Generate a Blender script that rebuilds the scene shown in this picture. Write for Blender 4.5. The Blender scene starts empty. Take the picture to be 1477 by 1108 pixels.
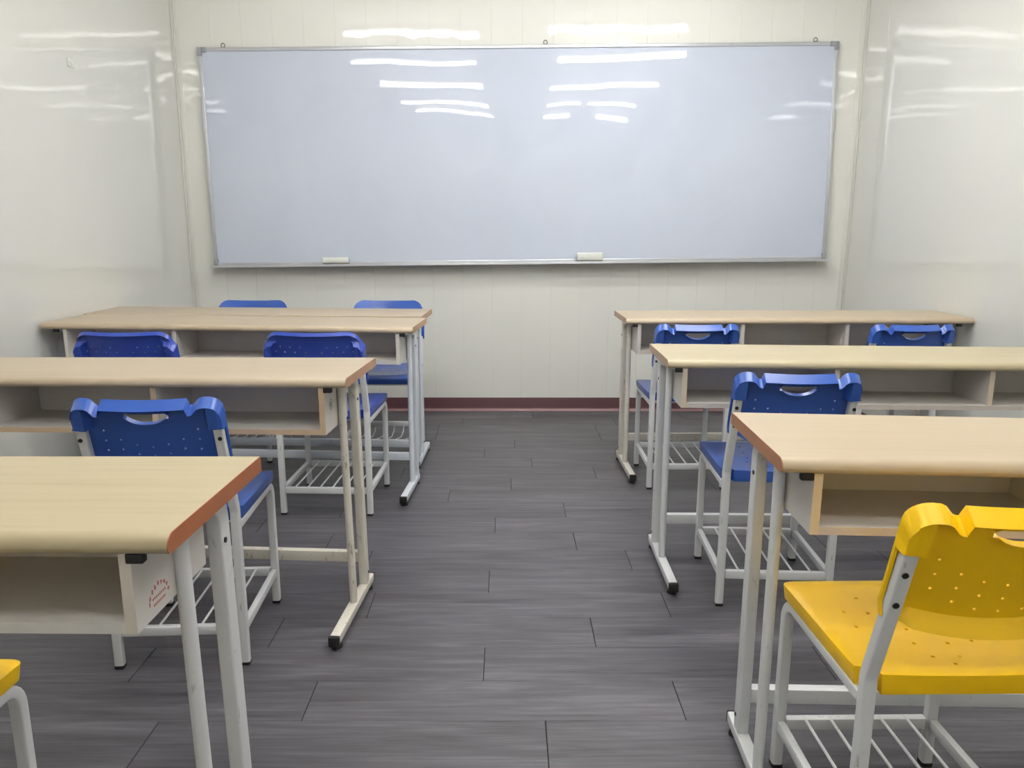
import bpy, bmesh, math, random
from mathutils import Vector, Matrix
SC = bpy.context.scene
COL = SC.collection
random.seed(7)
PI = math.pi

# ------------------------------------------------------------------ colours and materials
def lin(c):
    return tuple(((v/255.)/12.92 if v/255. <= .04045 else ((v/255.+.055)/1.055)**2.4) for v in c)

def nodes(name):
    m = bpy.data.materials.new(name); m.use_nodes = True
    nt = m.node_tree
    b = nt.nodes['Principled BSDF']
    return m, nt, b

def ramp(nt, fac, stops):
    r = nt.nodes.new('ShaderNodeValToRGB')
    el = r.color_ramp.elements
    el[0].position, el[0].color = stops[0][0], (*stops[0][1], 1)
    el[1].position, el[1].color = stops[-1][0], (*stops[-1][1], 1)
    for p, c in stops[1:-1]:
        e = el.new(p); e.color = (*c, 1)
    nt.links.new(fac, r.inputs['Fac'])
    return r.outputs['Color']

def coords(nt, scale=(1, 1, 1), kind='Object'):
    tc = nt.nodes.new('ShaderNodeTexCoord'); mp = nt.nodes.new('ShaderNodeMapping')
    mp.inputs['Scale'].default_value = scale
    nt.links.new(tc.outputs[kind], mp.inputs['Vector'])
    return mp.outputs['Vector']

def noise(nt, vec, scale, detail=3., rough=.5):
    n = nt.nodes.new('ShaderNodeTexNoise')
    n.inputs['Scale'].default_value = scale; n.inputs['Detail'].default_value = detail
    n.inputs['Roughness'].default_value = rough
    nt.links.new(vec, n.inputs['Vector'])
    return n.outputs['Fac']

def bump(nt, b, h, dist, strength=1.):
    bp = nt.nodes.new('ShaderNodeBump')
    bp.inputs['Distance'].default_value = dist; bp.inputs['Strength'].default_value = strength
    nt.links.new(h, bp.inputs['Height']); nt.links.new(bp.outputs['Normal'], b.inputs['Normal'])
    return bp

def mul(c, k): return tuple(v*k for v in c)

def plain(name, rgb, rough=.5, metal=0., spec=.5, vary=.04, scale=30., bmp=0.):
    m, nt, b = nodes(name)
    c = lin(rgb)
    v = coords(nt)
    n = noise(nt, v, scale)
    b.inputs['Roughness'].default_value = rough; b.inputs['Metallic'].default_value = metal
    b.inputs['Specular IOR Level'].default_value = spec
    col = ramp(nt, n, [(.3, mul(c, 1-vary)), (.7, mul(c, 1+vary))])
    nt.links.new(col, b.inputs['Base Color'])
    if bmp: bump(nt, b, n, bmp)
    return m

def scuffed(name, rgb, dirt, amount=.5, rough=.35):
    """painted steel with small scuffs and dirt specks"""
    m, nt, b = nodes(name)
    v = coords(nt, (1, 1, .35))
    n = noise(nt, v, 60., 6., .7)
    c = lin(rgb); d = lin(dirt)
    col = ramp(nt, n, [(.0, d), (.30+.06*amount, d), (.40+.06*amount, c), (1., mul(c, 1.03))])
    nt.links.new(col, b.inputs['Base Color'])
    b.inputs['Roughness'].default_value = rough
    b.inputs['Specular IOR Level'].default_value = .45
    return m

def laminate(name, rgb, k=1.):
    m, nt, b = nodes(name)
    v = coords(nt, (1.2, 26, 26))
    n = noise(nt, v, 2.6, 6., .6)
    v2 = coords(nt, (.8, 9, 9))
    n2 = noise(nt, v2, 1.3, 3., .5)
    mx = nt.nodes.new('ShaderNodeMath'); mx.operation = 'ADD'
    nt.links.new(n, mx.inputs[0]); nt.links.new(n2, mx.inputs[1])
    hv = nt.nodes.new('ShaderNodeMath'); hv.operation = 'MULTIPLY'; hv.inputs[1].default_value = .5
    nt.links.new(mx.outputs[0], hv.inputs[0])
    c = mul(lin(rgb), .80)
    col = ramp(nt, hv.outputs[0], [(.30, (c[0]*.86, c[1]*.83, c[2]*.77)), (.48, c), (.70, mul(c, 1.06))])
    nt.links.new(col, b.inputs['Base Color'])
    b.inputs['Roughness'].default_value = .36
    b.inputs['Specular IOR Level'].default_value = .42
    return m

M = {}
M['white_steel'] = scuffed('white_steel', (214, 216, 218), (174, 172, 169), -.2)
M['cream_steel'] = scuffed('cream_steel', (216, 211, 200), (156, 144, 128), .3)
M['cool_steel'] = scuffed('cool_steel', (214, 220, 228), (178, 181, 186), -.2)
M['black'] = plain('black_rubber', (22, 22, 23), .6)
M['bolt'] = plain('bolt_metal', (70, 68, 66), .35, .8)
M['blue'] = plain('blue_plastic', (48, 84, 166), .25, spec=.5, vary=.03, scale=8.)
M['blue_dark'] = plain('blue_violet_plastic', (44, 68, 160), .24, spec=.5, vary=.03, scale=8.)
M['yellow'] = plain('yellow_plastic', (244, 196, 5), .32, spec=.5, vary=.03, scale=8.)
M['melamine'] = plain('melamine_white', (205, 200, 196), .42, vary=.03, scale=12.)
M['alu'] = plain('aluminium', (198, 200, 205), .36, .6, vary=.03)
M['corner_plastic'] = plain('grey_plastic', (140, 142, 148), .5)
M['eraser'] = plain('white_plastic', (214, 216, 210), .5)
M['felt'] = plain('grey_felt', (120, 116, 112), .95, bmp=.001, scale=300.)
M['ceiling'] = plain('ceiling_paint', (236, 236, 232), .9, vary=.02, scale=3.)
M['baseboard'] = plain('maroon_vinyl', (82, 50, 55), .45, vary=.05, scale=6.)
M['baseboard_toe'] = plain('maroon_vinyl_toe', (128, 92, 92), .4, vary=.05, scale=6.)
M['ink_red'] = plain('red_ink', (196, 110, 104), .6)
M['ink_grey'] = plain('grey_ink', (132, 128, 130), .6)
M['hook_steel'] = plain('hook_steel', (96, 92, 88), .35, .8)
M['lamp_case'] = plain('lamp_case', (232, 232, 230), .4)

def emitter(name, rgb, s):
    m, nt, b = nodes(name)
    b.inputs['Base Color'].default_value = (.9, .9, .9, 1)
    b.inputs['Emission Color'].default_value = (*rgb, 1); b.inputs['Emission Strength'].default_value = s
    return m
LAMP_RGB = (1., .992, .968)
M['tube'] = emitter('lamp_tube', LAMP_RGB, 54.)
M['tube_mid'] = emitter('lamp_tube_mid', LAMP_RGB, 53.)  # same kind of tube, strength set per row to balance the light
M['tube_dim'] = emitter('lamp_tube_dim', LAMP_RGB, 52.)

def wall_mat(name, rgb, rough, amp, seed, spec=.5):
    m, nt, b = nodes(name)
    c = lin(rgb)
    v = coords(nt, (1, 1, 1))
    b.inputs['Roughness'].default_value = rough
    b.inputs['Specular IOR Level'].default_value = spec; b.inputs['IOR'].default_value = 1.62
    n = noise(nt, v, 1.4, 2.)
    col = ramp(nt, n, [(.25, mul(c, .985)), (.75, mul(c, 1.015))])
    nt.links.new(col, b.inputs['Base Color'])
    vw = coords(nt, (3.6, 3.6, 2.2)); n1 = noise(nt, vw, 1.0+seed*.1, 2., .45)
    bump(nt, b, n1, amp)
    return m
M['wall'] = wall_mat('wall_panel_gloss', (219, 219, 213), .032, .0045, 1.)
M['wall_side'] = wall_mat('wall_panel_side', (213, 213, 207), .022, .0026, 2.)
M['wall_rear'] = wall_mat('wall_panel_rear', (236, 235, 230), .3, .001, 3.)  # unseen wall behind the camera, made whiter to bounce fill light

def board_mat():
    m, nt, b = nodes('whiteboard_enamel')
    c = lin((188, 195, 210))
    v = coords(nt)
    # faint wiped ink ghosting
    w = nt.nodes.new('ShaderNodeTexNoise'); w.inputs['Scale'].default_value = 2.2; w.inputs['Detail'].default_value = 6.
    w.inputs['Distortion'].default_value = 1.2
    nt.links.new(v, w.inputs['Vector'])
    col = ramp(nt, w.outputs['Fac'], [(.3, mul(c, .965)), (.5, c), (.75, mul(c, 1.01))])
    nt.links.new(col, b.inputs['Base Color'])
    b.inputs['Roughness'].default_value = .022
    b.inputs['Specular IOR Level'].default_value = .5
    n1 = noise(nt, coords(nt, (2.3, 1, 1.3)), 1.0, 1.5, .4)
    bump(nt, b, n1, .0040)
    return m
M['board'] = board_mat()

def floor_mat():
    m, nt, b = nodes('floor_planks')
    g = nt.nodes.new('ShaderNodeNewGeometry')
    tc = nt.nodes.new('ShaderNodeTexCoord')
    # shift the grain for every plank
    sc = nt.nodes.new('ShaderNodeVectorMath'); sc.operation = 'SCALE'; sc.inputs['Scale'].default_value = 37.
    cmb = nt.nodes.new('ShaderNodeCombineXYZ')
    nt.links.new(g.outputs['Random Per Island'], cmb.inputs['X']); nt.links.new(g.outputs['Random Per Island'], cmb.inputs['Z'])
    nt.links.new(cmb.outputs[0], sc.inputs[0])
    ad = nt.nodes.new('ShaderNodeVectorMath'); ad.operation = 'ADD'
    nt.links.new(tc.outputs['Object'], ad.inputs[0]); nt.links.new(sc.outputs[0], ad.inputs[1])
    def mapped(s):
        mp = nt.nodes.new('ShaderNodeMapping'); mp.inputs['Scale'].default_value = s
        nt.links.new(ad.outputs[0], mp.inputs['Vector']); return mp.outputs['Vector']
    fine = noise(nt, mapped((5, 120, 1)), 1., 5., .65)
    mid = nt.nodes.new('ShaderNodeTexNoise'); mid.inputs['Scale'].default_value = 1.; mid.inputs['Detail'].default_value = 5.
    mid.inputs['Distortion'].default_value = .9; nt.links.new(mapped((2.2, 20, 1)), mid.inputs['Vector'])
    mx = nt.nodes.new('ShaderNodeMix'); mx.data_type = 'FLOAT'; mx.inputs[0].default_value = .5
    nt.links.new(fine, mx.inputs[2]); nt.links.new(mid.outputs['Fac'], mx.inputs[3])
    c = lin((84, 82, 87))
    col = ramp(nt, mx.outputs[0], [(.28, mul(c, .32)), (.42, mul(c, .74)), (.53, mul(c, 1.02)), (.68, mul(c, 1.65))])
    # plank to plank tone
    tr = nt.nodes.new('ShaderNodeMapRange'); tr.inputs['To Min'].default_value = .93; tr.inputs['To Max'].default_value = 1.07
    nt.links.new(g.outputs['Random Per Island'], tr.inputs['Value'])
    vm = nt.nodes.new('ShaderNodeVectorMath'); vm.operation = 'SCALE'
    nt.links.new(col, vm.inputs[0]); nt.links.new(tr.outputs[0], vm.inputs['Scale'])
    nt.links.new(vm.outputs[0], b.inputs['Base Color'])
    b.inputs['Roughness'].default_value = .42
    b.inputs['Specular IOR Level'].default_value = .45
    bump(nt, b, mx.outputs[0], .0012, .6)
    return m
M['floor'] = floor_mat()
M['gap'] = plain('floor_gap', (26, 25, 26), .9)

# ------------------------------------------------------------------ mesh helpers
def finish(bm, name, mats, smooth=32):
    bmesh.ops.recalc_face_normals(bm, faces=bm.faces[:])
    me = bpy.data.meshes.new(name); bm.to_mesh(me); bm.free()
    for mt in (mats if isinstance(mats, (list, tuple)) else [mats]):
        me.materials.append(M[mt] if isinstance(mt, str) else mt)
    if smooth:
        for p in me.polygons: p.use_smooth = True
        me.set_sharp_from_angle(angle=math.radians(smooth))
    return me

def link(name, me, parent=None, loc=(0, 0, 0), rz=0.):
    o = bpy.data.objects.new(name, me); COL.objects.link(o)
    o.location = loc; o.rotation_euler = (0, 0, rz)
    if parent: o.parent = parent
    return o

def props(o, label=None, cat=None, group=None, kind=None):
    if label: o['label'] = label
    if cat: o['category'] = cat
    if group: o['group'] = group
    if kind: o['kind'] = kind
    return o

def box(bm, x0, x1, y0, y1, z0, z1, bev=0., mat=0, seg=2):
    vs = [bm.verts.new((x, y, z)) for x in (x0, x1) for y in (y0, y1) for z in (z0, z1)]
    q = [(0, 1, 3, 2), (4, 6, 7, 5), (0, 4, 5, 1), (2, 3, 7, 6), (0, 2, 6, 4), (1, 5, 7, 3)]
    fs = [bm.faces.new([vs[i] for i in f]) for f in q]
    for f in fs: f.material_index = mat
    if bev:
        es = list({e for f in fs for e in f.edges})
        r = bmesh.ops.bevel(bm, geom=es, offset=bev, segments=seg, affect='EDGES', profile=.5)
        for f in r['faces']: f.material_index = mat
    return fs

def cyl(bm, a, b, r, n=16, mat=0, r2=None):
    a = Vector(a); b = Vector(b); d = (b-a).normalized()
    ref = Vector((0, 0, 1)) if abs(d.z) < .9 else Vector((1, 0, 0))
    s = d.cross(ref).normalized(); u = s.cross(d)
    R = []
    for p, rr in ((a, r), (b, r if r2 is None else r2)):
        R.append([bm.verts.new(p+s*rr*math.cos(2*PI*i/n)+u*rr*math.sin(2*PI*i/n)) for i in range(n)])
    for i in range(n):
        bm.faces.new((R[0][i], R[0][(i+1) % n], R[1][(i+1) % n], R[1][i])).material_index = mat
    bm.faces.new(R[0][::-1]).material_index = mat; bm.faces.new(R[1]).material_index = mat

def rsec(w, h, r=.003, n=3):
    """rounded rectangle section"""
    out = []
    for cx, cy, a0 in ((w/2-r, h/2-r, 0), (-w/2+r, h/2-r, 90), (-w/2+r, -h/2+r, 180), (w/2-r, -h/2+r, 270)):
        for k in range(n+1):
            a = math.radians(a0+90*k/n); out.append((cx+r*math.cos(a), cy+r*math.sin(a)))
    return out

def csec(r, n=14, ry=None):
    return [(r*math.cos(2*PI*i/n), (ry or r)*math.sin(2*PI*i/n)) for i in range(n)]

def fillet(pts, rad, n=6):
    pts = [Vector(p) for p in pts]; out = [pts[0]]
    rads = rad if isinstance(rad, (list, tuple)) else [rad]*(len(pts)-2)
    for i in range(1, len(pts)-1):
        p, a, b, r = pts[i], pts[i-1], pts[i+1], rads[i-1]
        d1 = (a-p).normalized(); d2 = (b-p).normalized()
        ang = d1.angle(d2)
        t = r/math.tan(ang/2)
        c = p+(d1+d2).normalized()*(r/math.sin(ang/2))
        s = p+d1*t-c; e = p+d2*t-c
        tot = s.angle(e); ax = s.cross(e).normalized()
        for k in range(n+1):
            out.append(c+Matrix.Rotation(tot*k/n, 3, ax) @ s)
    out.append(pts[-1]); return out

def sweep(bm, pts, sec, ref, mat=0):
    """sec = (along ref, along ref x tangent)"""
    pts = [Vector(p) for p in pts]; ref = Vector(ref).normalized(); rings = []
    for i, p in enumerate(pts):
        t1 = (pts[i]-pts[i-1]).normalized() if i else None
        t2 = (pts[i+1]-pts[i]).normalized() if i < len(pts)-1 else None
        t = ((t1 or t2)+(t2 or t1)).normalized()
        k = 1./max(.3, t.dot(t1 or t2))
        nrm = ref.cross(t).normalized()
        rings.append([bm.verts.new(p+ref*a+nrm*b*k) for a, b in sec])
    n = len(sec)
    for A, B in zip(rings, rings[1:]):
        for i in range(n):
            bm.faces.new((A[i], A[(i+1) % n], B[(i+1) % n], B[i])).material_index = mat
    bm.faces.new(rings[0][::-1]).material_index = mat; bm.faces.new(rings[-1]).material_index = mat

def bake(me, mods):
    """apply modifiers set up by the callables to a mesh, return the result as a new mesh"""
    o = bpy.data.objects.new('temporary', me); COL.objects.link(o)
    for f in mods: f(o)
    dg = bpy.context.evaluated_depsgraph_get(); dg.update()
    out = bpy.data.meshes.new_from_object(o.evaluated_get(dg))
    COL.objects.unlink(o); bpy.data.objects.remove(o)
    return out

def cut(me, holes, name):
    """drill the list of (start, end, radius x, radius y) through a mesh"""
    bm = bmesh.new()
    for a, b, r in holes: cyl(bm, a, b, r, 10)
    hm = finish(bm, 'drill', [me.materials[0]], 0)
    ho = bpy.data.objects.new('drill', hm); COL.objects.link(ho)
    def md(o):
        m = o.modifiers.new('cut', 'BOOLEAN'); m.operation = 'DIFFERENCE'; m.object = ho; m.solver = 'EXACT'
    out = bake(me, [md]); COL.objects.unlink(ho); bpy.data.objects.remove(ho)
    for p in out.polygons: p.use_smooth = True
    out.set_sharp_from_angle(angle=math.radians(32)); out.name = name
    return out

def grid_shell(front, back, hole=None):
    """two matching grids of points (columns of rows) closed into one solid; hole(i, j) leaves a cell out"""
    bm = bmesh.new()
    nc, nr = len(front), len(front[0])
    F = [[bm.verts.new(p) for p in c] for c in front]; B = [[bm.verts.new(p) for p in c] for c in back]
    solid = lambda i, j: 0 <= i < nc-1 and 0 <= j < nr-1 and not (hole and hole(i, j))
    for i in range(nc-1):
        for j in range(nr-1):
            if not solid(i, j): continue
            bm.faces.new((F[i][j], F[i+1][j], F[i+1][j+1], F[i][j+1]))
            bm.faces.new((B[i][j], B[i][j+1], B[i+1][j+1], B[i+1][j]))
            for (di, dj, p, q) in ((0, -1, (i, j), (i+1, j)), (0, 1, (i+1, j+1), (i, j+1)), (-1, 0, (i, j+1), (i, j)), (1, 0, (i+1, j), (i+1, j+1))):
                if not solid(i+di, j+dj):
                    bm.faces.new((F[p[0]][p[1]], B[p[0]][p[1]], B[q[0]][q[1]], F[q[0]][q[1]]))
    return bm

def sm(a, b, x):
    t = max(0., min(1., (x-a)/(b-a))); return t*t*(3-2*t)

# ------------------------------------------------------------------ chairs
CH = {}
A_ = math.radians(16.)
def chair_dims(kind):
    if kind == 'A': return dict(hx=.164, D=.345, w=.178, sw=.182, rods=5)
    return dict(hx=.176, D=.360, w=.194, sw=.194, rods=6)

LEAN_Z = .435
def bp(s, L, off):
    """point of the backrest: across s, along the post L, forward of the post axis off"""
    return Vector((s, -math.sin(A_)*L+math.cos(A_)*off, LEAN_Z+math.cos(A_)*L+math.sin(A_)*off))

def back_mesh(kind, mat):
    d = chair_dims(kind); w = d['w']; top = (.328 if mat != 'yellow' else .340) if kind == 'A' else .338
    rc = .036 if kind == 'A' else .058
    base = [0, .012, .024, .036, .046, .052, .058, .066, .075, .085]
    if kind == 'A': base += [.092, .098, .101, .1035, .109, .114, .119, .124, .130, .135]
    else: base += [.095, .105, .118, .13, .14]
    pos = sorted([q for q in base if q < w-.048]+[w-.046, w-.040, w-.034, w-.026, w-.021, w-.016, w-.011, w-.007, w-.0035, w-.0012, w-.0001])
    pos = sorted({round(p, 5) for p in pos})
    cols = [-p for p in pos[::-1] if p > 0]+pos
    def ttop(s):
        a = abs(s); t = top
        if a > w-rc:
            q = (a-(w-rc))/rc; t -= rc*(1-math.sqrt(max(0., 1-q*q)))
        if kind == 'A':
            if .0985 < a < .132:
                if a < .105: t -= .018*sm(.0985, .1035, a)
                else: t -= .018*(1-sm(.109, .130, a))
            t -= .002*(1-min(1, a/.1))**1*.5
        return t
    def tbot(s): return .108+.026*(abs(s)/w)**2.2
    slv = top-.078 if kind == 'A' else top-.118
    front, back, holes = [], [], set()
    for ci, s in enumerate(cols):
        a = abs(s)
        tt, tb = ttop(s), tbot(s)
        bulge = -.020*(1-min(1, (a/w))**2)
        if kind == 'B': bulge *= 1.2
        hh = .052
        mid = top-.045
        if kind == 'A' and a < hh:
            hi = top-.030; lo = hi-.003-.029*math.sqrt(max(0, 1-(a/hh)**2))
        else: hi, lo = mid+.004, mid-.004
        hi = min(hi, tt-.014); lo = min(lo, hi-.003)
        inhole = kind == 'A' and a < hh+.004
        rows = [(tb, 'b0'), (tb+.006, 'b1'), (tb+.014, 'b2'), (tb+.024, ''), ((tb+.024+slv)/2-.02, ''), (slv-.045, ''), (slv-.02, ''), (slv-.002, ''), (slv, 'sl')]
        lo2 = max(lo-.004, slv+.003)
        rows += [(min(slv+.008, lo2-.001), 'sl'), (lo2-.0006, 'sl'), (lo2, 'hf'), (lo, 'hf'), (hi, 'hf'), (min(hi+.004, tt-.008), 'hf'), (min(hi+.0045, tt-.0075), 'sl'), (tt-.0060, 'sl'), (tt-.0050, 'rim'), (tt-.0018, 'rim'), (tt, 'rimt')]
        ts = []
        for k, (t, g) in enumerate(rows):
            if k and t <= ts[-1]: t = ts[-1]+.0003
            ts.append(t)
        fc, bc = [], []
        for j, (t, (_, g)) in enumerate(zip(ts, rows)):
            fo = .017+bulge
            if kind == 'A' or True:
                fo -= .010*(1-sm(tb, tb+.022, t))
            thick = .0045
            rimd = .030 if kind == 'A' else .014
            blk = sm(w-.046, w-.034, a)
            if g in ('sl', 'hf', 'rim', 'rimt') :
                if kind == 'A': thick = .0045+(rimd+.001-.0045+bulge*.2)*blk
                else: thick = .0045+.008*sm(w-.022, w-.010, a)+.026*sm(w-.046, w-.032, a)*(1-sm(top-.052, top-.030, t))
            if g in ('rim', 'rimt'): thick = max(thick, rimd)
            if g == 'hf' and inhole: thick = max(thick, .0045+.010*sm(hh+.006, hh-.008, a))
            if g in ('b0', 'b1', 'b2', '') and a < w-.030: thick += .013*(1-sm(tb-.004, tb+.026, t))*sm(w-.030, w-.045, a)
            if a >= w-.0036: thick = max(thick, .010)
            tl = t; sb = s
            k = thick/.03
            if g in ('rim', 'rimt'): tl -= .0125*k
            elif thick > .005: tl -= .0125*k*sm(tt-.05, tt-.005, t)
            if g == 'rimt': fo -= .002; tl -= .003
            if a > w-.008 and t > slv: sb = s*(1-.018*k)
            edge = .002*sm(w-.0035, w, a)
            if kind == 'B':
                nar = 1-.055*sm(top-.060, top-.042, t); s_, sb = s*nar, sb*nar
            else: s_ = s
            fc.append(bp(s_, t, fo-edge)); bc.append(bp(sb, tl, fo-thick+edge))
            if g == 'hf' and kind == 'A' and ts[j] == ts[12] and abs(s) < hh: pass
        front.append(fc); back.append(bc)
    def hole(i, j):
        return kind == 'A' and j == 12 and abs(cols[i]) < .0525 and abs(cols[i+1]) < .0525
    bm = grid_shell(front, back, hole)
    me = finish(bm, 'backrest', mat)
    hs = []
    if kind == 'A':
        pts = [(0, .1985), (0, .172), (0, .147), (.037, .204), (.037, .177), (.037, .150), (.074, .217), (.074, .190), (.074, .163), (.111, .242), (.111, .214), (.111, .186)]
    else:
        pts = [(.051, .277), (.090, .277), (.128, .277), (.031, .256), (.072, .256), (.112, .256), (.148, .257), (.0, .2), (.04, .21), (.08, .22), (.0, .17), (.04, .18), (.08, .19)]
    for s, L in pts:
        for q in ((s, -s) if s else (s,)):
            hs.append((bp(q, L, .06), bp(q, L, -.06), .0028 if kind == 'A' else .0034))
    return cut(me, hs, 'backrest')

def seat_mesh(kind, mat):
    d = chair_dims(kind); w = d['sw']; D = d['D']; hx = d['hx']
    y1 = D+.022; rc = .035
    pos = [0, .015, .03, .045, .06, .075, .09, .105, .12, .132, .142, hx-.0145, hx-.0135, hx-.004, w-.010, w-.005, w-.0015, w]
    pos = sorted({round(p, 5) for p in pos})
    cols = [-p for p in pos[::-1] if p > 0]+pos
    T = [0, .012, .03, .06, .10, .15, .21, .28, .36, .45, .55, .65, .74, .82, .88, .93, .97, 1.]
    top, bot = [], []
    for s in cols:
        a = abs(s)
        ya = -.004 if a < hx-.014 else .0145
        if a > w-.02: ya += .012*sm(w-.02, w, a)
        yb = y1-(rc*(1-math.sqrt(max(0, 1-((a-(w-rc))/rc)**2))) if a > w-rc else 0)-.004*(a/w)**2
        tc, bc = [], []
        for t in T:
            y = ya+(yb-ya)*t
            f = y/y1
            taper = 1-.035*(1-f)
            x = s*taper
            z = .4335-.009*math.exp(-((f-.42)/.28)**2)*(1-(a/w)**2)+.003*sm(.2, 0., f) + .004*(a/w)**2*(1-f)
            z -= .012*sm(.88, 1.02, f)
            z += -.003*sm(w-.012, w, a)
            zb = .4025-.003*sm(.85, 1., f)
            tc.append(Vector((x, y, z))); bc.append(Vector((x*.985, y if t < .99 else y-.004, zb)))
        top.append(tc); bot.append(bc)
    bm = grid_shell(top, bot)
    me = finish(bm, 'seat', mat)
    def bev(o):
        m = o.modifiers.new('b', 'BEVEL'); m.width = .0075; m.segments = 3; m.limit_method = 'ANGLE'; m.angle_limit = math.radians(50)
    me = bake(me, [bev])
    pts = [(.061, .271), (.016, .271), (.109, .219), (.063, .217), (.109, .166), (.017, .219), (.063, .165), (.017, .163), (.030, .112), (.076, .117), (.023, .063), (.0, .036)]
    hs = []
    for s, y in pts:
        y *= D/.345
        for q in ((s, -s) if s else (s,)): hs.append((Vector((q-.002, y, .46)), Vector((q+.002, y, .415)), .0036))
    return cut(me, hs, 'seat')

def chair_meshes(kind, mat, dip=False):
    key = (kind, mat, dip)
    if key in CH: return CH[key]
    d = chair_dims(kind); hx, D = d['hx'], d['D']; r = {}
    r['seat'] = seat_mesh(kind, mat); r['backrest'] = back_mesh(kind, mat)
    top = LEAN_Z+math.cos(A_)*.325; 
    for sg in (-1, 1):
        bm = bmesh.new()
        p = fillet([(sg*hx, 0, .008), (sg*hx, 0, LEAN_Z), tuple(bp(sg*(hx-(.004 if kind == 'A' else .003)), .290 if kind == 'A' else .270, 0.))], .05, 5)
        sweep(bm, p, rsec(.023, .022, .004), (1, 0, 0))
        r['rear', sg] = finish(bm, 'rear_leg', 'white_steel')
        bm = bmesh.new()
        p = fillet([(sg*hx, D, .008), (sg*hx, D, .391), (sg*hx, .010, .391)], .042, 7)
        sweep(bm, p, rsec(.022, .022, .004), (1, 0, 0))
        r['front', sg] = finish(bm, 'front_leg', 'white_steel')
    bm = bmesh.new(); box(bm, -.0115, .0115, -.0115, .0115, 0, .010, .002)
    r['tip'] = finish(bm, 'foot_tip', 'black')
    bm = bmesh.new(); cyl(bm, (0, .000, 0), (0, -.0022, 0), .0052, 14); cyl(bm, (0, -.0022, 0), (0, -.0035, 0), .0036, 6)
    r['bolt'] = finish(bm, 'bolt', 'bolt')
    # rack: a rail on each side, rails front and rear
    zr = .104
    bm = bmesh.new()
    for sg in (-1, 1): box(bm, sg*hx-.008, sg*hx+.008, .0125, D-.0115, zr-.012, zr+.012, .002)
    for y in (0, D): box(bm, -hx+.0125, hx-.0125, y-.009, y+.009, zr-.0125, zr+.0125, .002)
    r['rack'] = finish(bm, 'storage_rack', 'white_steel')
    for y in (.06, D-.05):
        bm = bmesh.new(); box(bm, -hx+.011, hx-.011, y-.009, y+.009, .381, .401, .002)
        r['brace', y > .1] = finish(bm, 'seat_support', 'white_steel')
    for k in range(d['rods']):
        x = -hx+2*hx*(k+1)/(d['rods']+1)
        bm = bmesh.new()
        if dip: pp = fillet([(x, .0, zr+.004), (x, .012, zr-.035), (x, .10, zr-.045), (x, D-.004, zr+.008)], [.006, .03], 4)
        else: pp = [(x, -.004, zr+.0105), (x, D+.004, zr+.0105)]
        sweep(bm, pp, csec(.0033, 8), (1, 0, 0))
        r['rod', k] = finish(bm, 'rod', 'white_steel')
    CH[key] = r
    return r

def make_chair(kind, mat, x, y, rz, label, group=None, dip=False):
    d = chair_dims(kind); hx, D = d['hx'], d['D']
    r = chair_meshes(kind, mat, dip)
    root = bpy.data.objects.new('school_chair', None); COL.objects.link(root)
    root.empty_display_size = .1
    root.location = (x, y, 0); root.rotation_euler = (0, 0, math.radians(rz))
    props(root, label, 'chair', group)
    link('seat', r['seat'], root)
    link('backrest', r['backrest'], root)
    for sg in (-1, 1):
        l = link('rear_leg', r['rear', sg], root)
        link('foot_tip', r['tip'], l, (sg*hx, 0, 0))
        if kind == 'A':
            for L in (.222, .163):
                b = link('bolt', r['bolt'], l, tuple(bp(sg*hx, L, -.0118)))
                b.rotation_euler = (-A_*-1, 0, 0)
        f = link('front_leg', r['front', sg], root)
        link('foot_tip', r['tip'], f, (sg*hx, D, 0))
    for q in (False, True): link('seat_support', r['brace', q], root)
    k_ = link('storage_rack', r['rack'], root)
    for k in range(d['rods']): link('rod', r['rod', k], k_)
    return root

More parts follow.
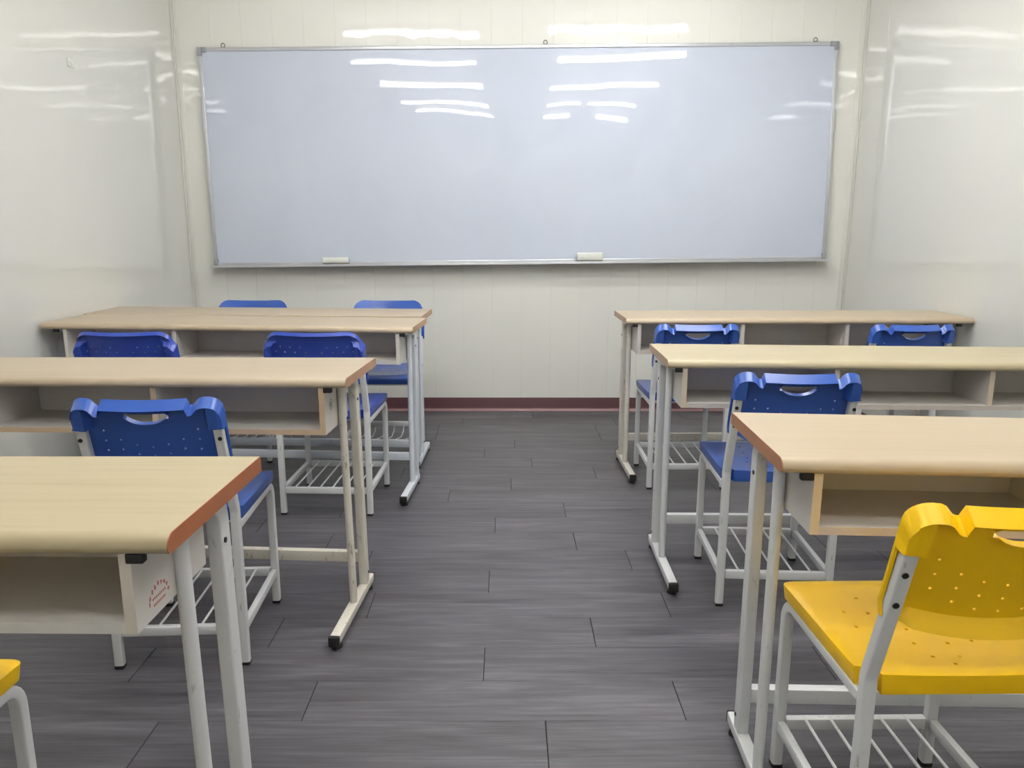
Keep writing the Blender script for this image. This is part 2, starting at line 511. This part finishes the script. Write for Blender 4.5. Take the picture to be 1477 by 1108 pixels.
# ------------------------------------------------------------------ desks
DW, DD, DT, DH = 1.571, .342, .0255, .75
def make_desk(sgn, x, y, rz, dz, slope, top_rgb, edge_rgb, steel, stile_rgb, label, stamp=None, cabinet_rgb=(205, 201, 197), shelf_rgb=None, cz0=.61, u0=.045, foot_rear=.345, lean=0., c0=None, xb=.268, vr=.279):
    """sgn -1: the desk runs to the left of its aisle end, +1: to the right"""
    root = bpy.data.objects.new('double_desk', None); COL.objects.link(root)
    root.location = (x, y, 0); root.rotation_euler = (0, 0, rz); root.empty_display_size = .1
    props(root, label, 'desk')
    def fin(bm, name, mats, parent, smooth=32, zs=True):
        for v in bm.verts:
            u = v.co.x
            if zs: v.co.z *= 1+(dz+slope*(u-.8))/DH
            v.co.x = sgn*u
        me = finish(bm, name, mats, smooth)
        return link(name, me, parent)
    lam = laminate('desk_laminate', top_rgb)
    edg = plain('edge_band', edge_rgb, .45, vary=.06, scale=20.)
    sti = plain('cabinet_edge', stile_rgb, .5, vary=.05, scale=25.)
    mel = plain('cabinet_board', cabinet_rgb, .42, vary=.03, scale=12.)
    shf = plain('shelf_edge', shelf_rgb or stile_rgb, .5, vary=.05, scale=25.)
    # tabletop: profile in (v, z) swept along u, bull-nosed front
    def profile(inset=0.):
        p = []
        zt, zb = DH, DH-DT
        r = .019
        for k in range(9):          # rounded top of the front edge
            a = math.radians(90+90*k/8); p.append((r+r*math.cos(a), zt-r*.86+r*.86*math.sin(a)))
        for k in range(5):
            a = math.radians(180+90*k/4); p.append((.009+.009*math.cos(a), zb+.009+.009*math.sin(a)))
        p += [(DD-.002, zb), (DD, zb+.002), (DD, zt-.002), (DD-.002, zt)]
        return p
    pr = profile()
    bm = bmesh.new()
    e = .0015
    A = [bm.verts.new((e, v, z)) for v, z in pr]; B = [bm.verts.new((DW-e, v, z)) for v, z in pr]
    n = len(pr)
    for i in range(n): bm.faces.new((A[i], A[(i+1) % n], B[(i+1) % n], B[i]))
    bm.faces.new(A[::-1]); bm.faces.new(B)
    top = fin(bm, 'tabletop', lam, root, 25)
    for ea, eb_ in ((0, e), (DW-e, DW)):
        bm = bmesh.new()
        A = [bm.verts.new((ea, v, z)) for v, z in pr]; B = [bm.verts.new((eb_, v, z)) for v, z in pr]
        for i in range(n): bm.faces.new((A[i], A[(i+1) % n], B[(i+1) % n], B[i]))
        bm.faces.new(A[::-1]); bm.faces.new(B)
        eb = fin(bm, 'edge_band', edg, top, 25)
        props(eb, 'brown edge banding on the end of the top')
    # cabinet under the top
    c0, c1, cz1, cv0, cv1, th = c0 or u0+.0115+lean, DW-.092, DH-DT-.0005, .008, .222, .0155
    bm = bmesh.new()
    def panel(u0, u1, v0, v1, z0, z1):
        for f in box(bm, u0, u1, v0, v1, z0, z1): pass
    panel(c0, c0+th, cv0, cv1, cz0, cz1); panel(c1-th, c1, cv0, cv1, cz0, cz1)
    panel(c0+th, c1-th, cv0+.0005, cv1, cz0, cz0+.015)
    panel(c0+th, c1-th, cv1-.012, cv1, cz0+.015, cz1)
    for f in bm.faces:
        if all(abs(v.co.y-cv0) < .001 for v in f.verts):
            f.material_index = 2 if max(v.co.x for v in f.verts)-min(v.co.x for v in f.verts) > .5 else 1
    cab = fin(bm, 'cabinet', [mel, sti, shf], root)
    for k in (1, 2):
        u = c0+(c1-c0)*k/3.
        bm = bmesh.new(); box(bm, u-.008, u+.008, cv0+.004, cv1-.012, cz0+.015, cz1)
        for f in bm.faces:
            if all(abs(v.co.y-cv0-.004) < .001 for v in f.verts): f.material_index = 1
        fin(bm, 'divider', [mel, sti], cab)
    if stamp:
        bm = bmesh.new(); X0 = c0-.0006; q = c0+.0002
        if stamp == 'red':      # an arc of small characters over two short lines
            cy, cz = .070, .636
            rr = random.Random(3)
            def stroke(y, z, w, h):
                box(bm, X0, q, y-w/2, y+w/2, z-h/2, z+h/2)
            for k in range(9):
                a = math.radians(168-156*k/8); yy, zz = cy-.027*math.cos(a), cz+.026*math.sin(a)*.9-.004
                for _ in range(4):
                    if rr.random() < .5: stroke(yy+rr.uniform(-.0015, .0015), zz+rr.uniform(-.002, .002), .0044, .0009)
                    else: stroke(yy+rr.uniform(-.0015, .0015), zz+rr.uniform(-.001, .001), .0009, .0052)
            for row, hw in ((0.004, .017), (-.005, .015)):
                for k in range(8):
                    yy = cy-hw+2*hw*k/7
                    stroke(yy, cz+row, .0026, .0008); stroke(yy+.0008, cz+row, .0008, .0040)
            fin(bm, 'stamp', 'ink_red', cab, 0)
        else:                   # round grey stamp
            cy, cz = .062, .668
            n = 28
            for k in range(n):
                a0, a1 = 2*PI*k/n, 2*PI*(k+1)/n
                vs = [bm.verts.new((X0, cy+r_*math.cos(a), cz+r_*math.sin(a))) for r_, a in ((.0125, a0), (.0145, a0), (.0145, a1), (.0125, a1))]
                bm.faces.new(vs)
            for yy, zz, w_, h_ in ((0, .005, .014, .0012), (0, -.001, .016, .0012), (-.004, 0, .0012, .014), (.004, 0, .0012, .014), (0, -.006, .010, .0012)):
                box(bm, X0, q, cy+yy-w_/2, cy+yy+w_/2, cz+zz-h_/2, cz+zz+h_/2)
            fin(bm, 'stamp', 'ink_grey', cab, 0)
    # two end frames
    for u in (u0, DW-.060):
        bm = bmesh.new()
        zt = DH-DT-.0135
        lu, lv = (lean if u < 1 else 0.), (-.018 if lean else 0.)
        p = fillet([(u, vr, .040), (u+lu, vr+lv, zt), (u+lu, vr-.084+lv, zt)], .045, 8)
        sweep(bm, p, rsec(.025, .036, .004), (1, 0, 0))
        for v in bm.verts: v.co.z = min(v.co.z, DH-DT-.0006)
        rl = fin(bm, 'rear_leg', steel, root)
        bm = bmesh.new()
        box(bm, u+lu-.0105, u+lu+.0105, .018, vr-.079, DH-DT-.0125, DH-DT-.0006, .002)
        fin(bm, 'top_rail', steel, rl)
        bm = bmesh.new(); box(bm, u+lu-.0115, u+lu+.0115, .0055, .019, DH-DT-.0135, DH-DT-.0004, .002)
        fin(bm, 'end_cap', 'black', rl)
        for v, z in ((vr+.006, .075), (vr-.007, .640)):
            bm = bmesh.new()
            q = z/zt
            cyl(bm, (u+lu*q-.0145, v+lv*q, z), (u+lu*q-.0120, v+lv*q, z), .0045, 12)
            fin(bm, 'bolt', 'bolt', rl)
        bm = bmesh.new()
        sweep(bm, [(u-.001, .147, .040), (u-.001+lu, .147+lv, DH-DT-.0120)], csec(.0108, 20, .0135), (1, 0, 0))
        fin(bm, 'front_leg', steel, root)
        bm = bmesh.new()
        sweep(bm, [(u, -.055, .029), (u, foot_rear, .029)], rsec(.028, .026, .003), (1, 0, 0))
        fb = fin(bm, 'foot_bar', steel, root, zs=False)
        for v0, v1 in ((-.066, -.052), (foot_rear-.003, foot_rear+.0025)):
            bm = bmesh.new(); box(bm, u-.0150, u+.0150, v0, v1, .0145, .0435, .002)
            fin(bm, 'end_cap', 'black', fb, zs=False)
        for v in (-.035, foot_rear-.027):
            bm = bmesh.new(); cyl(bm, (u, v, 0), (u, v, .009), .016, 18, r2=.014); cyl(bm, (u, v, .009), (u, v, .018), .006, 10)
            fin(bm, 'leveling_foot', 'black', fb, zs=False)
    bm = bmesh.new(); box(bm, u0+.0110, DW-.071, xb, xb+.024, .112, .146, .002)
    fin(bm, 'crossbar', steel, root)
    return root

XF = [-0.42356, 0.90331, -0.02949, -0.426, 1.99175, -0.07005, -0.38275, 3.10718, -0.0654, -0.38718, 3.49888, -0.0402,
      0.47283, 1.26079, -0.02846, 0.49433, 2.31694, -0.01466, 0.53143, 3.39867, 0.02061]
ZF = [0.01491, -0.00455, -0.00194, -0.00162, 0.00032, -0.00564, -0.00121]
SF = [-0.00852, -0.01179, 0.00279, 0.00205, -0.01329, -0.00656, -0.00029]
def D(i, sgn, *a, **k): return make_desk(sgn, XF[3*i], XF[3*i+1], XF[3*i+2], ZF[i], SF[i], *a, **k)

D(0, -1, (186, 172, 140), (158, 96, 62), 'white_steel', (205, 198, 188), 'maple-topped double desk nearest on the left, with the red stamp on its side', stamp='red', shelf_rgb=(204, 202, 198), cz0=.6155, lean=.003, c0=.0535, xb=.300)
D(1, -1, (190, 174, 150), (170, 132, 104), 'cream_steel', (196, 172, 144), 'cream-framed double desk, second nearest on the left, with the round grey stamp', stamp='grey', cz0=.595, lean=.007, c0=.061)
D(2, -1, (194, 177, 152), (176, 142, 112), 'cool_steel', (205, 200, 192), 'maple-topped double desk behind the two round-topped blue chairs on the left', shelf_rgb=(190, 186, 184), cz0=.594, foot_rear=.266, vr=.240, xb=.228)
XF[9:12] = [-.3734, 3.8406, PI-.0402]      # turned round: its knee side faces the whiteboard
D(3, 1, (196, 179, 155), (176, 142, 114), 'cool_steel', (205, 200, 192), 'maple-topped double desk farthest back on the left, back to back with another desk', foot_rear=.305)
D(4, 1, (193, 175, 148), (158, 112, 84), 'white_steel', (214, 194, 160), 'maple-topped double desk nearest on the right with the yellow chair before it', shelf_rgb=(206, 192, 182), cz0=.613, u0=.0475)
D(5, 1, (194, 181, 149), (170, 144, 120), 'white_steel', (202, 188, 168), 'maple-topped double desk in the middle of the right-hand row', shelf_rgb=(196, 188, 180), cz0=.599, u0=.036)
D(6, 1, (198, 180, 154), (176, 146, 124), 'cream_steel', (198, 192, 184), 'maple-topped double desk farthest back on the right, touching the right wall', shelf_rgb=(190, 178, 168), cz0=.588, u0=.042)

make_chair('A', 'yellow', .754, 1.130, .5, 'yellow plastic school chair with white steel frame at the nearest right desk')
make_chair('A', 'yellow', -.998, .838, 0, 'yellow plastic chair at the nearest left desk, only seat corner and one leg showing')
make_chair('A', 'blue', -.862, 1.868, 3., 'blue plastic chair with handle slot tucked at the cream-framed second left desk')
make_chair('A', 'blue', .822, 2.190, -3., 'blue plastic chair with handle slot at the middle right desk')
make_chair('A', 'blue', .800, 3.276, 0., 'blue plastic chair with handle slot at the aisle end of the farthest right desk')
make_chair('A', 'blue', 1.706, 3.276, .5, 'blue plastic chair with handle slot at the wall end of the farthest right desk')
make_chair('B', 'blue_dark', -.728, 2.962, -2., 'round-topped blue chair without handle, at the aisle end of the third left desk')
make_chair('B', 'blue_dark', -1.445, 2.965, 0., 'round-topped blue chair without handle, at the wall end of the third left desk')
make_chair('B', 'blue', -.632, 4.030, 180., 'blue chair behind the farthest left desk at its aisle end, facing the room', dip=True)
make_chair('B', 'blue', -1.350, 4.030, 180., 'blue chair behind the farthest left desk at its wall end, facing the room', dip=True)

# ------------------------------------------------------------------ the room
YW, ZC, YB = 4.767, 2.60, -1.15
LX = lambda y: -1.921-.030*(YW-y)
RX = lambda y: 2.078+.024*(YW-y)

def panelled(name, p0, p1, z1, pitch, first, mat, groove=.0020, deep=.0015, th=.08):
    """wall between two floor points (room on the left-hand side of p0 -> p1), clad in tongue and groove strips"""
    p0 = Vector((*p0, 0)); p1 = Vector((*p1, 0)); d = (p1-p0); Ln = d.length; d.normalize()
    n = Vector((-d.y, d.x, 0))
    xs = [(0., 0.)]; k = first
    while k < Ln-.01:
        if k > .01: xs += [(k-groove/2, 0.), (k, -deep), (k+groove/2, 0.)]
        k += pitch
    xs.append((Ln, 0.))
    bm = bmesh.new()
    F = [[bm.verts.new(p0+d*a+n*o+Vector((0, 0, z))) for z in (0, z1)] for a, o in xs]
    B = [[bm.verts.new(p0+d*a-n*th+Vector((0, 0, z))) for z in (0, z1)] for a in (0, Ln)]
    for a, b in zip(F, F[1:]): bm.faces.new((a[0], b[0], b[1], a[1]))
    bm.faces.new((B[0][0], B[0][1], B[1][1], B[1][0]))
    bm.faces.new((F[0][0], F[0][1], B[0][1], B[0][0])); bm.faces.new((F[-1][1], F[-1][0], B[1][0], B[1][1]))
    bm.faces.new([f[1] for f in F]+[B[1][1], B[0][1]]); bm.faces.new([f[0] for f in F][::-1]+[B[0][0], B[1][0]])
    me = finish(bm, name, mat, 0)
    return props(link(name, me), kind='structure')

panelled('wall_back', (RX(YW), YW), (LX(YW), YW), ZC, .1806, (RX(YW)-(-.09+.1806*11)), 'wall')
panelled('wall_left', (LX(YW), YW), (LX(YB), YB), ZC, 2.44, 2.6, 'wall_side', groove=.0008, deep=.0006)
panelled('wall_right', (RX(YB), YB), (RX(YW), YW), ZC, 2.44, 3.2, 'wall_side', groove=.0008, deep=.0006)
panelled('wall_front', (LX(YB), YB), (RX(YB), YB), ZC, .1806, .1, 'wall_rear', groove=.0008, deep=.0006)  # unseen, set close behind the camera so it throws more fill forward

bm = bmesh.new(); box(bm, -2.4, 2.5, YB-.2, YW+.2, ZC, ZC+.08)
props(link('ceiling', finish(bm, 'ceiling', 'ceiling', 0)), kind='structure')

# floor of vinyl planks: rows run left to right, end joints staggered
bm = bmesh.new(); box(bm, -2.4, 2.5, YB-.2, YW+.2, -.08, -.0016, mat=1)
known = {0: .092, 1: .428, 2: -.060, 3: .250, 4: -.42, 5: -.058, 6: .43, 7: .255, 8: -.045, 9: .24, 10: -.25, 11: .02, 12: .42}
PW, PL, Y0 = .163, .915, 1.466
for row in range(-27, 22):
    y0 = Y0+row*PW; y1 = y0+PW
    if y1 < YB or y0 > YW: continue
    y1 = min(y1, YW+.05); j = known.get(row, random.uniform(-.45, .45))
    k = -4
    while True:
        xa = j+k*PL; xb = xa+PL; k += 1
        if xb < -2.3: continue
        if xa > 2.35: break
        g = .0011; h = .00018
        x0, x1 = max(xa+g, -2.35), min(xb-g, 2.4)
        c = .0006
        v = [bm.verts.new(p) for p in ((x0, y0+h, -.0012), (x1, y0+h, -.0012), (x1, y1-h, -.0012), (x0, y1-h, -.0012),
                                        (x0+c, y0+h+c*.3, 0), (x1-c, y0+h+c*.3, 0), (x1-c, y1-h-c*.3, 0), (x0+c, y1-h-c*.3, 0))]
        for f in ((4, 5, 6, 7), (0, 1, 5, 4), (1, 2, 6, 5), (2, 3, 7, 6), (3, 0, 4, 7)): bm.faces.new([v[i] for i in f])
props(link('floor', finish(bm, 'floor', ['floor', 'gap'], 0)), kind='structure')

def base_strip(name, p0, p1):
    p0 = Vector((*p0, 0)); p1 = Vector((*p1, 0)); d = (p1-p0).normalized(); n = Vector((-d.y, d.x, 0))
    prof = [(0, 0), (.017, 0), (.016, .003), (.010, .007), (.006, .012), (.0035, .022), (.003, .080), (.0015, .084), (0, .084)]
    bm = bmesh.new()
    R = [[bm.verts.new(p+n*(a+.0002)+Vector((0, 0, z))) for a, z in prof] for p in (p0, p1)]
    m = len(prof)
    for i in range(m):
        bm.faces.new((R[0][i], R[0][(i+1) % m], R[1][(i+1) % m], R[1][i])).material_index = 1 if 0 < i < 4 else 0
    bm.faces.new(R[0][::-1]); bm.faces.new(R[1])
    props(link(name, finish(bm, name, ['baseboard', 'baseboard_toe'], 40)), kind='structure')
base_strip('baseboard_back', (RX(YW)-.004, YW), (LX(YW)+.004, YW))
base_strip('baseboard_left', (LX(YW), YW-.02), (LX(YB), YB))
base_strip('baseboard_right', (RX(YB), YB), (RX(YW), YW-.02))
# corner mouldings
for nm, x, s in (('trim_left', LX(YW), 1), ('trim_right', RX(YW), -1)):
    bm = bmesh.new()
    t = .0025
    box(bm, min(x, x+s*.030), max(x, x+s*.030), YW-t, YW-.0001, .086, ZC-.002, .0008)
    box(bm, min(x-s*.0005+s*.0015, x+s*t), max(x-s*.0005+s*.0015, x+s*t), YW-.034, YW-t, .086, ZC-.002, .0005)
    props(link(nm, finish(bm, nm, 'wall_side')), kind='structure')

# ------------------------------------------------------------------ whiteboard
BW, BH = 3.700, 1.242
bx, bz = .0835, .937
root = bpy.data.objects.new('whiteboard', None); COL.objects.link(root); root.empty_display_size = .2
tilt = math.radians(1.0)
root.location = (bx, YW-.052, bz-.004); root.rotation_mode = 'XYZ'
root.rotation_euler = (-tilt, -.0124, 0)      # hangs a little crooked, bottom edge away from the wall
props(root, 'wide glossy whiteboard with aluminium frame hanging on the back wall', 'whiteboard')
hw = BW/2
bm = bmesh.new(); box(bm, -hw+.008, hw-.008, .004, .016, .008, BH-.008)
link('writing_surface', finish(bm, 'writing_surface', 'board', 0), root)
for nm, (x0, x1, z0, z1) in {'top': (-hw, hw, BH-.020, BH), 'left': (-hw, -hw+.020, .0, BH-.020), 'right': (hw-.020, hw, .0, BH-.020)}.items():
    bm = bmesh.new(); box(bm, x0, x1, -.004, .019, z0, z1, .003)
    link('frame_bar', finish(bm, 'frame_bar', 'alu'), root)
bm = bmesh.new()
box(bm, -hw-.012, hw+.012, -.050, .019, -.010, -.001, .0015); box(bm, -hw, hw, -.004, .006, -.001, .018, .002)
box(bm, -hw-.012, hw+.012, -.050, -.047, -.002, .004, .001)
link('marker_tray', finish(bm, 'marker_tray', 'alu'), root)
for sx in (-1, 1):
    for z0, z1 in ((BH-.046, BH+.002), (.0, .040)):
        bm = bmesh.new()
        a, b = sx*(hw+.002), sx*(hw-.023)
        box(bm, min(a, b), max(a, b), -.007, .0195, z0, z1, .003)
        if z1 > .5:
            c_ = sx*(hw-.050); box(bm, min(c_, b)-.0005, max(c_, b)+.0005, -.007, .0195, BH-.024, z1, .003)
        link('corner_cap', finish(bm, 'corner_cap', 'corner_plastic'), root)
def loc_x(px): return (px-748.5)/(1211-287)*BW
for px in (323, 787, 1177):
    x = loc_x(px); bm = bmesh.new()
    pts = [Vector((x+.011*math.cos(a), .008, BH+.012+.013*math.sin(a))) for a in [math.radians(-60+300*k/10) for k in range(11)]]
    sweep(bm, pts, csec(.0022, 8), (0, 1, 0)); box(bm, x-.011, x+.011, .004, .012, BH-.006, BH+.004, .001)
    link('hanging_hook', finish(bm, 'hanging_hook', 'hook_steel'), root)

def eraser(px0, px1, w, h, dy, label):
    o = bpy.data.objects.new('whiteboard_eraser', None); COL.objects.link(o); o.empty_display_size = .05
    xc = bx+((px0+px1)/2-752)/(1189-315)*BW
    zt = bz-.004-.001+.0124*(xc-bx)+.0012
    o.location = (xc, YW-.052-.029, zt); o.rotation_euler = (0, -.0124, 0)
    props(o, label, 'eraser', 'erasers on the whiteboard tray')
    bm = bmesh.new(); box(bm, -w/2+.003, w/2-.003, -.014, .016, 0, .012, .001)
    link('felt_pad', finish(bm, 'felt_pad', 'felt'), o)
    bm = bmesh.new(); box(bm, -w/2, w/2, -.0165, .018, .012, h, .004, seg=3); box(bm, -w/2+.016, w/2-.016, -.0175, -.016, .020, h-.008, .0005)
    link('handle', finish(bm, 'handle', 'eraser'), o)
eraser(471, 509, .158, .044, 0, 'white block eraser on the whiteboard tray, the left one of the two')
eraser(832, 869, .154, .056, 0, 'white block eraser on the whiteboard tray, the right and taller of the two')

# small hook stuck on the left wall
hy, hz = 3.66, 1.862
bm = bmesh.new()
box(bm, 0, .004, -.012, .012, -.018, .018, .0015)
sweep(bm, fillet([(.003, 0, .004), (.018, 0, -.004), (.018, 0, -.022), (.026, 0, -.024), (.028, 0, -.010)], .004, 3), csec(.003, 8), (0, 1, 0))
o = link('wall_hook', finish(bm, 'wall_hook', 'eraser'), None, (LX(hy)+.0003, hy, hz))
props(o, 'small white adhesive hook high on the left wall', 'hook')

# ------------------------------------------------------------------ lamps on the ceiling
def lamp(x0, y0, x1, y1, label, twin=False):
    tm = 'tube' if y0 > 2.5 else ('tube_mid' if y0 > 1.5 else 'tube_dim')
    a, b = Vector((x0, y0, 0)), Vector((x1, y1, 0)); L = (b-a).length; mid = (a+b)/2
    o = bpy.data.objects.new('ceiling_light', None); COL.objects.link(o); o.empty_display_size = .1
    o.location = (mid.x, mid.y, ZC); o.rotation_euler = (0, 0, math.atan2((b-a).y, (b-a).x))
    props(o, label, 'ceiling light', 'tube lamps seen mirrored in the whiteboard and walls')
    bm = bmesh.new(); box(bm, -L/2-.02, L/2+.02, -.045 if twin else -.025, .045 if twin else .025, -.040, -.0005, .003)
    h = link('housing', finish(bm, 'housing', 'lamp_case'), o)
    for y in ((-.020, .020) if twin else (0,)):
        bm = bmesh.new(); cyl(bm, (-L/2, y, -.060), (L/2, y, -.060), .0125, 12)
        link('tube', finish(bm, 'tube', tm, 40), o)
        bm = bmesh.new()
        for e in (-1, 1): box(bm, e*(L/2+.006)-.008, e*(L/2+.006)+.008, y-.015, y+.015, -.076, -.0395, .002)
        link('tube_holder', finish(bm, 'tube_holder', 'lamp_case'), o)
LAMPS = []
LAMPS = [(-1.19, 3.44, -.20, 3.44, 'ceiling tube lamp nearest the whiteboard wall on the left', False),
         (.32, 3.52, 1.28, 3.60, 'wide ceiling tube lamp nearest the whiteboard wall on the right', True),
         (-1.28, 2.74, -.24, 2.70, 'single tube ceiling lamp on the left, second from the whiteboard wall', False),
         (.40, 2.84, 1.41, 3.00, 'twin tube ceiling lamp on the right, second from the whiteboard wall', True),
         (-1.19, 1.92, -.21, 1.80, 'twin tube ceiling lamp on the left, third from the whiteboard wall', True),
         (.39, 1.80, 1.41, 1.96, 'twin tube ceiling lamp on the right, third from the whiteboard wall', True),
         (-1.11, 1.02, -.19, .93, 'single tube ceiling lamp on the left, fourth from the whiteboard wall', False),
         (.41, .92, .79, .95, 'short ceiling lamp nearer the aisle in the fourth row on the right', False),
         (.86, .96, 1.34, .90, 'short ceiling lamp nearer the right wall in the fourth row', False),
         (-1.01, .50, -.16, .34, 'single tube ceiling lamp on the left, farthest from the whiteboard wall', False),
         (.40, .20, .73, .20, 'short twin ceiling lamp nearer the aisle in the last row on the right', True),
         (1.04, .14, 1.38, .06, 'short twin ceiling lamp nearer the right wall in the last row', True)]
for a in LAMPS: lamp(*a)

# ------------------------------------------------------------------ camera, world, view
cd = bpy.data.cameras.new('camera'); cam = bpy.data.objects.new('camera', cd); COL.objects.link(cam)
F_, P_, Y_, R_, H_ = 1109.88713, .20285, .00701, .00199, 1.15189
fwd = Vector((math.sin(Y_)*math.cos(P_), math.cos(Y_)*math.cos(P_), -math.sin(P_)))
rt = Vector((math.cos(Y_), -math.sin(Y_), 0)); up = rt.cross(fwd)
Rv = rt*math.cos(R_)+up*math.sin(R_); Uv = -rt*math.sin(R_)+up*math.cos(R_)
mt = Matrix((Rv, Uv, -fwd)).transposed().to_4x4(); mt.translation = Vector((0, 0, H_))
cam.matrix_world = mt
cd.sensor_fit = 'HORIZONTAL'; cd.sensor_width = 36.; cd.lens = 36.*F_/1477.
cd.clip_start = .02; cd.clip_end = 60
SC.camera = cam
w = bpy.data.worlds.new('world'); SC.world = w; w.use_nodes = True
w.node_tree.nodes['Background'].inputs['Color'].default_value = (.8, .85, .9, 1)
w.node_tree.nodes['Background'].inputs['Strength'].default_value = .3
SC.view_settings.view_transform = 'Standard'; SC.view_settings.look = 'None'
SC.view_settings.gamma = 1.; SC.view_settings.use_curve_mapping = False
SC.view_settings.exposure = .12
SC.cycles.max_bounces = 10; SC.cycles.diffuse_bounces = 6; SC.cycles.glossy_bounces = 6
SC.cycles.caustics_reflective = False
SC.cycles.sample_clamp_indirect = 12.
